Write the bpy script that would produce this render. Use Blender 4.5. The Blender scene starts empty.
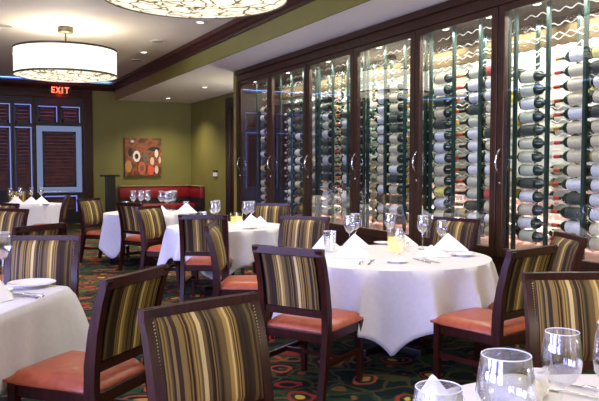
import bpy, bmesh, math, random
from math import sin, cos, pi, radians, atan2, sqrt
from mathutils import Vector, Matrix
random.seed(7)
S = bpy.context.scene
COL = S.collection
# ------------------------------------------------------------------ camera
cd = bpy.data.cameras.new('camera'); cam = bpy.data.objects.new('camera', cd); COL.objects.link(cam)
cd.sensor_width = 36; cd.lens = 690 / 599 * 36; cd.clip_start = .05
cam.location = (0, 0, 1.48)
cam.rotation_euler = (radians(90) - math.atan(34.5 / 690), 0, radians(-26.9))
S.camera = cam
# ------------------------------------------------------------------ world, exposure
w = bpy.data.worlds.new('world'); S.world = w; w.use_nodes = True
w.node_tree.nodes['Background'].inputs[0].default_value = (.35, .42, .8, 1)
w.node_tree.nodes['Background'].inputs[1].default_value = .3
S.view_settings.view_transform = 'Standard'; S.view_settings.look = 'None'
S.view_settings.gamma = 1; S.view_settings.use_curve_mapping = False
S.view_settings.exposure = .2
# ------------------------------------------------------------------ lights
def lamp(kind, loc, power, color, rot=(0, 0, 0), **kw):
    l = bpy.data.lights.new('light', kind); l.energy = power; l.color = color
    for k, v in kw.items(): setattr(l, k, v)
    o = bpy.data.objects.new('light', l); o.location = loc; o.rotation_euler = rot; COL.objects.link(o); return o
WARM = (1, .88, .70)
def spot(x, y, z, power, ang=80, color=WARM):
    return lamp('SPOT', (x, y, z - .02), power, color, spot_size=radians(ang), spot_blend=.8, shadow_soft_size=.05)
DOWN = [(3.39, 13.3, 420, 'second of the row beside the brown moulding'), (3.46, 10.16, 300, 'beside the moulding right of the big drum lamp'), (3.0, 7.7, 200, 'above the middle table'), (3.55, 5.2, 170, 'above the centre table'),
        (2.6, 2.3, 70, 'above the right foreground chair'), (.3, 4.6, 60, 'above the near left table'), (.2, 7.6, 170, 'above the left aisle chairs'), (0, 11.5, 240, 'left of the far drum lamp'), (1.2, 14.6, 240, 'behind the far drum lamp'),
        (-2.5, 3, 120, 'nearest in the left window row'), (-2.5, 8, 160, 'second in the left window row'), (-2.5, 13, 200, 'farthest in the left window row'), (2.05, .4, 80, 'above the foreground table'), (1.2, 3.1, 55, 'above the bottom left chairs')]
for x, y, pw, nm in DOWN: spot(x, y, 3.66, pw, 95)
SOFF = [(5.07, 14.61), (5.05, 17.4)]
for x, y in SOFF: spot(x, y, 3.21, 190, 130)
LAMPS = [(1.69, 11.50), (1.90, 5.70), (1.85, -.4)]  # last pendant is added out of view, for light and reflections
for x, y in LAMPS: lamp('POINT', (x, y, 3.2), 95, WARM, shadow_soft_size=.12)
# added warm fill lights, all out of sight, to brighten soffit and chairs
for x, y, pw in ((-4.6, -2.5, 60), (-4.6, 3.8, 60), (2.2, -3.6, 120), (4.5, 2.6, 32), (4.5, -.5, 45), (5.9, 13.2, 60)): lamp('POINT', (x, y, 1.9), pw, (1, .90, .76), shadow_soft_size=.1)
# added blue fill light from the unseen left wall, tinting cloths and frames
for y in (-1.5, 2.0, 5.5):
    lamp('AREA', (-4.9, y, 1.75), 420, (.44, .46, 1), (0, radians(-90), 0), shape='RECTANGLE', size=2.2, size_y=2.4)
# strips above the wine racks
YP = [11.8, 10.46, 9.13, 7.79, 6.46, 5.13, 3.80]
for i in range(6):
    yc = (YP[i] + YP[i + 1]) / 2
    pw = (16, 34, 38, 36, 36, 36)[i]
    lamp('AREA', (5.5, yc, 2.93), pw, (1, .97, .88), (0, radians(12), 0), shape='RECTANGLE', size=.12, size_y=1.1)
    lamp('AREA', (4.87, yc, 2.93), pw * .45, (1, .95, .85), (0, radians(-14), 0), shape='RECTANGLE', size=.06, size_y=1.1)
    lamp('AREA', (5.54, yc, .72), pw * .45, (1, .96, .9), (0, radians(186), 0), shape='RECTANGLE', size=.05, size_y=1.1)

# ------------------------------------------------------------------ materials
def mat(name, col, rough=.5, metal=0, spec=.5, emit=None, es=0):
    m = bpy.data.materials.new(name); m.use_nodes = True
    b = m.node_tree.nodes['Principled BSDF']
    b.inputs['Base Color'].default_value = (*col, 1); b.inputs['Roughness'].default_value = rough
    b.inputs['Metallic'].default_value = metal; b.inputs['Specular IOR Level'].default_value = spec
    if emit: b.inputs['Emission Color'].default_value = (*emit, 1); b.inputs['Emission Strength'].default_value = es
    return m
def N(m, t, **kw):
    n = m.node_tree.nodes.new(t)
    for k, v in kw.items():
        if k.startswith('i_'):
            key = k[2:]; key = int(key) if key.isdigit() else key
            n.inputs[key].default_value = v
        else: setattr(n, k, v)
    return n
def L(m, a, b): m.node_tree.links.new(a, b)
def BS(m): return m.node_tree.nodes['Principled BSDF']
def ramp(m, stops, interp='LINEAR'):
    r = N(m, 'ShaderNodeValToRGB'); e = r.color_ramp.elements; r.color_ramp.interpolation = interp
    while len(e) < len(stops): e.new(.5)
    for el, (p, c) in zip(e, stops): el.position = p; el.color = (*c, 1)
    return r
def noisy(name, c1, c2, scale, rough=.5, bump=0, stretch=(1, 1, 1), detail=4, spec=.5, coord='Object'):
    m = mat(name, c1, rough, spec=spec)
    tc = N(m, 'ShaderNodeTexCoord'); mp = N(m, 'ShaderNodeMapping'); mp.inputs['Scale'].default_value = stretch
    no = N(m, 'ShaderNodeTexNoise'); no.inputs['Scale'].default_value = scale; no.inputs['Detail'].default_value = detail
    L(m, tc.outputs[coord], mp.inputs[0]); L(m, mp.outputs[0], no.inputs['Vector'])
    r = ramp(m, [(.35, c1), (.65, c2)]); L(m, no.outputs['Fac'], r.inputs[0]); L(m, r.outputs[0], BS(m).inputs['Base Color'])
    if bump:
        b = N(m, 'ShaderNodeBump'); b.inputs['Strength'].default_value = bump; b.inputs['Distance'].default_value = .01
        L(m, no.outputs['Fac'], b.inputs['Height']); L(m, b.outputs[0], BS(m).inputs['Normal'])
    return m
wood = noisy('dark_cherry_wood', (.042, .008, .005), (.018, .004, .003), 9, .3, 0, (6, 6, .6), spec=.35)
wood2 = noisy('cabinet_wood', (.044, .018, .006), (.024, .010, .004), 7, .4, 0, (5, 5, .5), spec=.3)
crownm = noisy('crown_wood', (.060, .018, .011), (.035, .011, .008), 7, .45, 0, (.5, 5, 5), spec=.3)
olive = noisy('olive_paint', (.215, .20, .042), (.19, .175, .036), 1.5, .6)
ceilm = noisy('ceiling_paint', (.72, .66, .56), (.67, .61, .52), 1.2, .8)
redm = noisy('red_vinyl', (.33, .012, .02), (.25, .01, .014), 3, .4)
leather = noisy('orange_leather', (.42, .092, .034), (.33, .066, .024), 26, .36, .12, (1, 1, 1), 5)
cloth = noisy('white_tablecloth', (.70, .69, .71), (.66, .65, .67), 30, .85, .06, detail=6)
napk = mat('napkin_cotton', (.86, .86, .87), .8)
china = mat('white_china', (.85, .84, .80), .15)
steel = mat('polished_steel', (.75, .75, .74), .18, 1)
bronze = mat('aged_bronze', (.10, .085, .045), .4, .6)
blackm = mat('black_lacquer', (.012, .011, .012), .35)
bluelit = noisy('blue_lit_wood', (.020, .012, .030), (.012, .009, .022), 5, .35, 0, (4, 4, .5))  # dark wood with blue reflected light mixed into its base colour
slatm = noisy('shutter_wood', (.16, .05, .035), (.09, .03, .03), 6, .4)
# glass: thin, clear, reflective by angle
def glass(name, tint=(1, 1, 1), base=.04, edge=.55, p=3.0, rough=.02, gcol=(1, 1, 1)):
    m = bpy.data.materials.new(name); m.use_nodes = True; nt = m.node_tree; nt.nodes.clear()
    o = N(m, 'ShaderNodeOutputMaterial'); mx = N(m, 'ShaderNodeMixShader'); t = N(m, 'ShaderNodeBsdfTransparent'); g = N(m, 'ShaderNodeBsdfGlossy')
    t.inputs[0].default_value = (*tint, 1); g.inputs['Roughness'].default_value = rough; g.inputs[0].default_value = (*gcol, 1)
    lw = N(m, 'ShaderNodeLayerWeight'); lw.inputs[0].default_value = .5
    pw = N(m, 'ShaderNodeMath', operation='POWER'); pw.inputs[1].default_value = p
    ml = N(m, 'ShaderNodeMath', operation='MULTIPLY_ADD'); ml.inputs[1].default_value = edge; ml.inputs[2].default_value = base
    L(m, lw.outputs['Facing'], pw.inputs[0]); L(m, pw.outputs[0], ml.inputs[0]); L(m, ml.outputs[0], mx.inputs[0])
    L(m, t.outputs[0], mx.inputs[1]); L(m, g.outputs[0], mx.inputs[2]); L(m, mx.outputs[0], o.inputs[0]); return m
pane = glass('door_glass', (.97, .99, .97), .05, .5, 2.4, 0)
stem = glass('stemware_glass', (.96, .97, .98), .12, .8, 1.9, .05)
bottle_g = mat('green_bottle_glass', (.010, .028, .016), .08, 0, .7)
bottle_b = mat('brown_bottle_glass', (.020, .012, .008), .08, 0, .7)
bottle_y = mat('yellow_bottle_glass', (.36, .30, .05), .1, 0, .7)
LBL = {'white': noisy('white_label', (.66, .66, .62), (.54, .54, .50), 60, .6), 'cream': noisy('cream_label', (.60, .54, .36), (.5, .44, .28), 60, .6),
       'yellow': mat('yellow_label', (.68, .60, .16), .6), 'pale green': mat('green_label', (.46, .48, .34), .6), 'red': mat('red_label', (.40, .08, .07), .6), 'dark': mat('dark_label', (.05, .06, .05), .4)}
CAP = {'black': mat('black_foil', (.012, .012, .014), .3), 'red': mat('red_foil', (.50, .07, .04), .3, .3), 'gold': mat('gold_foil', (.6, .36, .08), .3, .5),
       'green': mat('green_foil', (.02, .20, .10), .3, .3), 'pale': mat('pale_foil', (.65, .63, .58), .3, .2)}
rackm = mat('rack_green_steel', (.012, .035, .028), .45, 0, .25)
wirem = mat('rack_wire', (.8, .79, .72), .3, .6)
# striped upholstery: narrow woven stripes running up the back
def stripes():
    m = mat('striped_fabric', (.2, .15, .05), .55)
    tc = N(m, 'ShaderNodeTexCoord'); sx = N(m, 'ShaderNodeSeparateXYZ'); L(m, tc.outputs['Object'], sx.inputs[0])
    def mth(op, a, b=None):
        n = N(m, 'ShaderNodeMath', operation=op)
        for i, v in enumerate((a, b)):
            if v is None: continue
            if isinstance(v, (int, float)): n.inputs[i].default_value = v
            else: L(m, v, n.inputs[i])
        return n.outputs[0]
    x = sx.outputs[0]
    u = mth('ADD', mth('MULTIPLY', x, 118), mth('MULTIPLY', mth('SINE', mth('MULTIPLY', x, 61)), 1.2))
    wn = N(m, 'ShaderNodeTexWhiteNoise', noise_dimensions='1D'); L(m, mth('FLOOR', u), wn.inputs['W'])
    r = ramp(m, [(0, (.035, .018, .010)), (.16, (.085, .062, .018)), (.34, (.22, .135, .028)), (.50, (.13, .085, .030)), (.64, (.33, .22, .055)), (.72, (.02, .012, .008)), (.82, (.20, .14, .045)), (.90, (.56, .44, .18)), (.95, (.05, .03, .012))], 'CONSTANT')
    L(m, wn.outputs['Value'], r.inputs[0]); L(m, r.outputs[0], BS(m).inputs['Base Color'])
    BS(m).inputs['Specular IOR Level'].default_value = .2
    return m
fabric = stripes()
def carpet():
    m = mat('patterned_carpet', (.02, .05, .03), .95, spec=.15)
    tc = N(m, 'ShaderNodeTexCoord'); no = N(m, 'ShaderNodeTexNoise'); no.inputs['Scale'].default_value = 3.2
    L(m, tc.outputs['Object'], no.inputs['Vector'])
    mxv = N(m, 'ShaderNodeMix', data_type='VECTOR', i_0=.2); L(m, tc.outputs['Object'], mxv.inputs[4]); L(m, no.outputs['Color'], mxv.inputs[5])
    def vor(scale, feat='F1'):
        v = N(m, 'ShaderNodeTexVoronoi', feature=feat); v.inputs['Scale'].default_value = scale; L(m, mxv.outputs[1], v.inputs['Vector']); return v
    v1 = vor(4.8); v2 = vor(9); v3 = vor(4.8, 'DISTANCE_TO_EDGE')
    def mix(f, a, b):
        n = N(m, 'ShaderNodeMix', data_type='RGBA')
        L(m, f, n.inputs[0])
        for i, c in ((6, a), (7, b)):
            if isinstance(c, tuple): n.inputs[i].default_value = (*c, 1)
            else: L(m, c, n.inputs[i])
        return n.outputs[2]
    base = ramp(m, [(0, (.005, .014, .012)), (.40, (.016, .042, .018)), (.62, (.008, .012, .012)), (.80, (.05, .055, .018)), (.92, (.16, .07, .03))], 'CONSTANT')
    L(m, v2.outputs['Color'], base.inputs[0])
    ring = ramp(m, [(0, (0, 0, 0)), (.30, (0, 0, 0)), (.32, (1, 1, 1)), (.40, (1, 1, 1)), (.42, (0, 0, 0))]); L(m, v1.outputs['Distance'], ring.inputs[0])
    dot = ramp(m, [(0, (1, 1, 1)), (.17, (1, 1, 1)), (.2, (0, 0, 0))]); L(m, v1.outputs['Distance'], dot.inputs[0])
    edge = ramp(m, [(0, (1, 1, 1)), (.035, (1, 1, 1)), (.05, (0, 0, 0))]); L(m, v3.outputs['Distance'], edge.inputs[0])
    hue = ramp(m, [(0, (.26, .03, .02)), (.4, (.16, .08, .03)), (.6, (.30, .06, .03))], 'CONSTANT'); L(m, v1.outputs['Color'], hue.inputs[0])
    hue2 = ramp(m, [(0, (.50, .34, .05)), (.35, (.02, .05, .02)), (.62, (.40, .20, .07)), (.8, (.10, .12, .03))], 'CONSTANT'); L(m, v1.outputs['Color'], hue2.inputs[0])
    c = mix(edge.outputs[0], base.outputs[0], (.055, .050, .018)); c = mix(ring.outputs[0], c, hue.outputs[0]); c = mix(dot.outputs[0], c, hue2.outputs[0])
    L(m, c, BS(m).inputs['Base Color']); return m
carpetm = carpet()
def brick():
    m = mat('pink_brick', (.5, .3, .25), .6); tc = N(m, 'ShaderNodeTexCoord'); sp = N(m, 'ShaderNodeSeparateXYZ'); cb = N(m, 'ShaderNodeCombineXYZ')
    b = N(m, 'ShaderNodeTexBrick'); L(m, tc.outputs['Object'], sp.inputs[0]); L(m, sp.outputs[1], cb.inputs[0]); L(m, sp.outputs[2], cb.inputs[1]); L(m, cb.outputs[0], b.inputs['Vector'])
    b.inputs['Color1'].default_value = (.50, .26, .22, 1); b.inputs['Color2'].default_value = (.62, .38, .33, 1); b.inputs['Mortar'].default_value = (.7, .62, .58, 1)
    b.inputs['Scale'].default_value = 1; b.inputs['Brick Width'].default_value = .2; b.inputs['Row Height'].default_value = .07; b.inputs['Mortar Size'].default_value = .008
    L(m, b.outputs['Color'], BS(m).inputs['Base Color']); return m
brickm = brick()
whitew = mat('white_back_panel', (.86, .86, .84), .6)
def emis(name, c, s):
    m = bpy.data.materials.new(name); m.use_nodes = True; nt = m.node_tree; nt.nodes.clear()
    o = N(m, 'ShaderNodeOutputMaterial'); e = N(m, 'ShaderNodeEmission'); e.inputs[0].default_value = (*c, 1); e.inputs[1].default_value = s
    L(m, e.outputs[0], o.inputs[0]); return m
shade_e = emis('lit_drum_shade', (1, .93, .80), 1.5)
cove_e = emis('blue_cove_strip', (.10, .25, 1), 22)
bluep = emis('blue_window_pane', (.30, .33, .95), .75)
palep = emis('pale_window_pane', (.36, .46, .80), .42)
dusk = emis('dusk_window_pane', (.36, .42, 1), 1.2)
bulb_e = emis('downlight_bulb', (1, .95, .85), 5)
red_e = emis('exit_letters_red', (1, .10, .05), 4)
wax_e = emis('lit_candle_wax', (1, .74, .22), 1.7)
flame_e = emis('candle_flame', (1, .85, .5), 5)
def crackle():
    m = emis('crackled_diffuser', (1, .9, .7), 1.15)
    e = [n for n in m.node_tree.nodes if n.type == 'EMISSION'][0]
    tc = N(m, 'ShaderNodeTexCoord'); no = N(m, 'ShaderNodeTexNoise'); no.inputs['Scale'].default_value = 5; L(m, tc.outputs['Object'], no.inputs['Vector'])
    mx = N(m, 'ShaderNodeMix', data_type='VECTOR', i_0=.16); L(m, tc.outputs['Object'], mx.inputs[4]); L(m, no.outputs['Color'], mx.inputs[5])
    v = N(m, 'ShaderNodeTexVoronoi', feature='DISTANCE_TO_EDGE'); v.inputs['Scale'].default_value = 6.5; L(m, mx.outputs[1], v.inputs['Vector'])
    r = ramp(m, [(0, (.12, .09, .05)), (.03, (.25, .2, .11)), (.055, (1, .86, .62)), (.3, (1, .95, .82))]); L(m, v.outputs['Distance'], r.inputs[0]); L(m, r.outputs[0], e.inputs[0]); return m
diff_e = crackle()

# ------------------------------------------------------------------ mesh helpers
class MB:
    def __init__(s): s.v = []; s.f = []; s.mi = []; s.cur = 0
    def add(s, vs, fs):
        n = len(s.v); s.v += [tuple(p) for p in vs]; s.f += [tuple(i + n for i in f) for f in fs]; s.mi += [s.cur] * len(fs); return s
    def box(s, x0, x1, y0, y1, z0, z1, ch=0):
        if ch <= 0:
            return s.add([(x, y, z) for z in (z0, z1) for y in (y0, y1) for x in (x0, x1)],
                         [(0, 2, 3, 1), (4, 5, 7, 6), (0, 1, 5, 4), (2, 6, 7, 3), (0, 4, 6, 2), (1, 3, 7, 5)])
        bm = bmesh.new(); bmesh.ops.create_cube(bm, size=1)
        for v in bm.verts: v.co = Vector(((x0 + x1) / 2 + v.co.x * (x1 - x0), (y0 + y1) / 2 + v.co.y * (y1 - y0), (z0 + z1) / 2 + v.co.z * (z1 - z0)))
        bmesh.ops.bevel(bm, geom=bm.edges[:], offset=ch, segments=2, affect='EDGES', profile=.5)
        bm.verts.index_update(); s.add([v.co for v in bm.verts], [[v.index for v in f.verts] for f in bm.faces]); bm.free(); return s
    def lathe(s, prof, n=24, c=(0, 0, 0), cap=True, axis='z'):
        vs = []; fs = []
        for r, h in prof:
            for k in range(n):
                a = 2 * pi * k / n; p = (r * cos(a), r * sin(a), h)
                if axis == 'y': p = (p[0], p[2], p[1])
                vs.append((p[0] + c[0], p[1] + c[1], p[2] + c[2]))
        for i in range(len(prof) - 1):
            for k in range(n): fs.append((i * n + k, i * n + (k + 1) % n, (i + 1) * n + (k + 1) % n, (i + 1) * n + k))
        if cap:
            if prof[0][0] > 1e-6: fs.append(tuple(reversed(range(n))))
            if prof[-1][0] > 1e-6: fs.append(tuple(range((len(prof) - 1) * n, len(prof) * n)))
        return s.add(vs, fs)
    def sweep(s, path, hw, hd, side=Vector((1, 0, 0))):
        # rectangular section swept along a path; widths may vary per point
        vs = []; n = len(path)
        for i, p in enumerate(path):
            p = Vector(p); t = (Vector(path[min(i + 1, n - 1)]) - Vector(path[max(i - 1, 0)])).normalized()
            nn = t.cross(side).normalized()
            a = hw[i] if isinstance(hw, (list, tuple)) else hw; b = hd[i] if isinstance(hd, (list, tuple)) else hd
            vs += [p - side * a - nn * b, p + side * a - nn * b, p + side * a + nn * b, p - side * a + nn * b]
        fs = [(3, 2, 1, 0), tuple(4 * (n - 1) + k for k in range(4))]
        for i in range(n - 1):
            for k in range(4): fs.append((4 * i + k, 4 * i + (k + 1) % 4, 4 * i + 4 + (k + 1) % 4, 4 * i + 4 + k))
        return s.add(vs, fs)
    def tube(s, path, r, n=6):
        vs = []; fs = []; m = len(path)
        for i, p in enumerate(path):
            p = Vector(p); t = (Vector(path[min(i + 1, m - 1)]) - Vector(path[max(i - 1, 0)])).normalized()
            up = Vector((0, 0, 1)) if abs(t.z) < .9 else Vector((1, 0, 0)); a = t.cross(up).normalized(); b = t.cross(a)
            for k in range(n): vs.append(p + (a * cos(2 * pi * k / n) + b * sin(2 * pi * k / n)) * r)
        for i in range(m - 1):
            for k in range(n): fs.append((i * n + k, i * n + (k + 1) % n, (i + 1) * n + (k + 1) % n, (i + 1) * n + k))
        fs.append(tuple(range(n))); fs.append(tuple(range((m - 1) * n, m * n))); return s.add(vs, fs)
    def build(s, name, mats, parent=None, smooth=False, fix=True):
        me = bpy.data.meshes.new(name); me.from_pydata(s.v, [], s.f)
        for m in (mats if isinstance(mats, (list, tuple)) else [mats]): me.materials.append(m)
        me.polygons.foreach_set('material_index', s.mi)
        if fix:
            bm = bmesh.new(); bm.from_mesh(me); bmesh.ops.recalc_face_normals(bm, faces=bm.faces[:]); bm.to_mesh(me); bm.free()
        if smooth:
            me.polygons.foreach_set('use_smooth', [True] * len(me.polygons))
            try: me.set_sharp_from_angle(angle=radians(smooth if smooth is not True else 50))
            except Exception: pass
        o = bpy.data.objects.new(name, me); COL.objects.link(o); o.parent = parent; return o
def tag(o, label=None, cat=None, group=None, kind=None):
    if label: o['label'] = label
    if cat: o['category'] = cat
    if group: o['group'] = group
    if kind: o['kind'] = kind
    return o
def thing(name, label, cat, loc=(0, 0, 0), rz=0, group=None):
    o = bpy.data.objects.new(name, None); COL.objects.link(o); o.location = loc; o.rotation_euler = (0, 0, rz); o.empty_display_size = .1
    return tag(o, label, cat, group)
KIDS = {}
def dup(root, loc, rz=0, label=None, group=None, scale=None):
    kids = KIDS.get(root.name)
    if kids is None: kids = KIDS[root.name] = [(c, list(c.children)) for c in root.children]
    r = root.copy(); COL.objects.link(r); r.location = loc; r.rotation_euler = (0, 0, rz)
    if scale: r.scale = scale
    if label: r['label'] = label
    if group: r['group'] = group
    for ch, gs in kids:
        c = ch.copy(); COL.objects.link(c); c.parent = r
        for g in gs: d = g.copy(); COL.objects.link(d); d.parent = c
    return r
class Kind:
    '''one of a kind is built, the first use moves it, later uses copy it'''
    def __init__(s, make): s.make = make; s.p = None
    def put(s, loc, rz, label, group=None, scale=None):
        if s.p is None:
            s.p = s.make(); r = s.p; r.location = loc; r.rotation_euler = (0, 0, rz); r['label'] = label
            if group: r['group'] = group
            if scale: r.scale = scale
            return r
        return dup(s.p, loc, rz, label, group, scale)
def struct(name, mb, m, smooth=False): return tag(mb.build(name, m, None, smooth), kind='structure')

# ------------------------------------------------------------------ room shell
struct('floor', MB().box(-5, 6.3, -4, 18.8, -.1, 0), carpetm)
struct('ceiling', MB().box(-5, 4.0, -4, 18.6, 3.67, 3.8), ceilm)
sf = struct('ceiling_soffit', MB().box(4.0, 6.3, -4, 18.8, 3.22, 3.9), mat('soffit_paint', (.82, .80, .76), .8))
struct('wall_soffit', MB().box(3.97, 3.999, -4, 18.6, 3.221, 3.668), olive)
struct('wall_far', MB().box(3.32, 6.2, 18.6, 18.8, 0, 3.22).box(3.32, 4, 18.6, 18.8, 3.22, 3.67), olive)
struct('wall_left', MB().box(-5.2, -5, -4, 18.8, 0, 3.8), olive)
struct('wall_near', MB().box(-5, 6.3, -4.2, -4, 0, 3.8), olive)
struct('wall_corridor', MB().box(6.04, 6.3, 12.0, 18.6, 0, 3.219), olive)
struct('wall_right', MB().box(4.75, 6.3, -4, 3.58, 0, 3.219), olive)
struct('wall_end', MB().box(4.75, 6.04, 11.92, 12.08, 0, 3.219), olive)
# crown moulding, stepped profile
def crown(path_pts, prof):
    mb = MB(); n = len(prof); vs = []
    for (x, y, nx, ny) in path_pts:
        for d, z in prof: vs.append((x + nx * d, y + ny * d, z))
    fs = []
    for i in range(len(path_pts) - 1):
        for k in range(n): fs.append((i * n + k, i * n + (k + 1) % n, (i + 1) * n + (k + 1) % n, (i + 1) * n + k))
    fs.append(tuple(range(n))); fs.append(tuple(range((len(path_pts) - 1) * n, len(path_pts) * n)))
    return mb.add(vs, fs)
prof = [(0, 3.47), (.03, 3.47), (.035, 3.51), (.06, 3.53), (.085, 3.57), (.13, 3.60), (.135, 3.668), (0, 3.668)]
struct('trim_1', crown([(3.97, -4, -1, 0), (3.97, 18.45, -1, 0)], prof), crownm)
prof2 = [(0, 3.44), (.03, 3.44), (.06, 3.48), (.10, 3.51), (.15, 3.54), (.15, 3.615), (.13, 3.615), (.13, 3.57), (0, 3.57)]
struct('trim_2', crown([(-5, 18.6, 0, -1), (3.96, 18.6, 0, -1)], prof2), crownm)
struct('trim_3', crown([(-5, -4, 1, 0), (-5, 18.44, 1, 0)], prof2), crownm)
o = MB().box(-4.9, 3.8, 18.49, 18.57, 3.571, 3.58).build('cove_light_strip', cove_e); tag(o, 'glowing blue light strip hidden on top of the far wall crown moulding', 'cove light')
o = MB().box(-4.97, -4.90, -3.9, 18.4, 3.571, 3.58).build('cove_light_strip', cove_e); tag(o, 'glowing blue light strip on top of the left wall crown moulding, mirrored in the cabinet glass', 'cove light')
struct('baseboard_far', MB().box(3.33, 6.04, 18.57, 18.6, 0, .14), crownm)
struct('baseboard_corridor', MB().box(6.01, 6.04, 12.1, 13.2, 0, .14).box(6.01, 6.04, 15.95, 18.57, 0, .14), crownm)
# shuttered window wall at the far end
struct('wall_window', MB().box(-5, 3.32, 18.6, 18.8, 0, 3.8), bluelit)
struct('trim_4', MB().box(3.14, 3.36, 18.54, 18.62, 0, 3.46, .01).box(-5, 3.14, 18.54, 18.62, 3.22, 3.42, .01).box(1.90, 1.955, 18.55, 18.62, 0, 3.22), wood)
wi = [0]
def window(x0, x1, z0, z1, pm, gap=.035, nm='blue'):
    wi[0] += 1
    fr = MB()
    for (a, b, c, d) in ((x0 - .03, x0, z0 - .03, z1 + .03), (x1, x1 + .03, z0 - .03, z1 + .03), (x0, x1, z1, z1 + .03), (x0, x1, z0 - .03, z0)): fr.box(a, b, 18.55, 18.60, c, d)
    f = struct('window_%d' % wi[0], fr, bluelit if gap < .06 else wood)
    MB().box(x0, x1, 18.588, 18.596, z0, z1).build('pane', pm, f)
    a, b, c, d = x0 + gap * .15, x1 - gap, z0 + (gap if gap > .06 else 0), z1 - gap
    if gap > .06: a = x0 + gap
    s = MB()
    s.box(a, a + .05, 18.555, 18.58, c, d).box(b - .05, b, 18.555, 18.58, c, d).box(a, b, 18.555, 18.58, c, c + .06).box(a, b, 18.555, 18.58, d - .05, d)
    s.build('shutter_frame', bluelit, f)
    sl = MB(); n = int((d - c - .11) / .085)
    for k in range(n):
        z = c + .06 + (k + .5) * (d - c - .11) / n; h = (d - c - .11) / n * .5
        sl.add([(a + .05, 18.552, z - h), (b - .05, 18.552, z - h), (b - .05, 18.582, z + h * .98), (a + .05, 18.582, z + h * .98)], [(0, 1, 2, 3)])
        sl.box(a + .05, b - .05, 18.551, 18.557, z - h, z - h + .012)
    sl.build('slats', slatm, f)
    return f
for xa, xb in ((1.48, 1.87), (.98, 1.38), (.48, .88), (-.02, .38), (-.52, -.12)):
    window(xa, xb, 2.55, 3.03, bluep, .024); window(xa, xb, .82, 2.46, bluep, .028)
window(2.03, 2.49, 2.60, 3.0, bluep, .024); window(2.59, 3.05, 2.60, 3.0, bluep, .024)
wl = window(1.98, 3.08, .80, 2.50, palep, .14)
MB().box(2.14, 2.9, 18.552, 18.575, .815, .84).build('lower_glint_rail', steel, wl)
window(2.15, 2.95, .3, .72, bluep, .03)
# added window frames around the fill lights on the unseen left wall
for k, y in enumerate((-1.5, 2.0, 5.5)):
    wi[0] += 1; f = MB()
    for a, b, c, d in ((y - 1.3, y - 1.2, .5, 3.0), (y + 1.2, y + 1.3, .5, 3.0), (y - .03, y + .03, .6, 2.9), (y - 1.2, y + 1.2, .5, .6), (y - 1.2, y + 1.2, 2.9, 3.0)): f.box(-5, -4.94, a, b, c, d)
    struct('window_%d' % wi[0], f, wood)
# corridor door
d = struct('door_1', MB().box(5.98, 6.04, 15.5, 15.75, 0, 3.1).box(5.98, 6.04, 13.3, 13.5, 0, 3.1).box(5.98, 6.04, 13.5, 15.5, 2.85, 3.1), blackm)
MB().box(6.015, 6.04, 13.5, 14.49, 0, 2.85).box(6.015, 6.04, 14.51, 15.5, 0, 2.85).build('door_leaf', wood, d)

# ------------------------------------------------------------------ wine cabinet
cab = thing('wine_cabinet', 'long floor-standing wine cabinet of dark wood with six tall glass doors along the right wall', 'wine cabinet', (4.75, 7.8, 0))
def rel(mb):  # shift to cabinet's own origin
    mb.v = [(x - 4.75, y - 7.8, z) for x, y, z in mb.v]; return mb
rel(MB().box(4.74, 4.92, 3.6, 11.90, 3.02, 3.215, .008).box(4.70, 4.76, 3.6, 11.90, 3.13, 3.212, .01)).build('header', wood2, cab)
base = MB().box(4.77, 5.62, 3.6, 11.90, 0, .60)
base = rel(base).build('base_cabinet', wood, cab)
rel(MB().box(4.80, 5.62, 3.6, 11.9, .60, .66)).build('cabinet_floor', brickm, cab)
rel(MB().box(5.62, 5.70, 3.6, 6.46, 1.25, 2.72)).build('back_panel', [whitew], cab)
rel(MB().box(5.62, 5.70, 6.46, 11.9, 1.25, 2.72)).build('back_panel', [mat('dimmed_back', (.30, .32, .25), .5)], cab)  # darker colour stands in for dimmer light behind the far doors
rel(MB().box(5.60, 5.70, 3.6, 11.9, .60, 1.25)).build('brick_back', brickm, cab)
rel(MB().box(5.58, 5.70, 3.6, 11.9, 2.72, 3.0)).build('back_beam', mat('dark_beam', (.07, .045, .02), .9, spec=.1), cab)
rel(MB().box(4.80, 5.70, 3.6, 11.9, 3.0, 3.05)).build('cabinet_ceiling', mat('dark_cabinet_ceiling', (.05, .032, .018), .9, spec=.1), cab)
rel(MB().box(4.78, 5.70, 11.84, 11.90, 0, 3.02)).build('end_panel', wood2, cab)
rel(MB().box(4.78, 5.70, 3.59, 3.64, 0, 3.02)).build('end_panel', wood2, cab)
rel(MB().box(5.2, 5.585, 10.5, 11.83, .661, 2.55)).build('dark_liner', wood, cab)
rel(MB().box(4.73, 4.80, 11.80, 11.90, 0, 3.02, .006)).build('end_post', wood2, cab)
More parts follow.
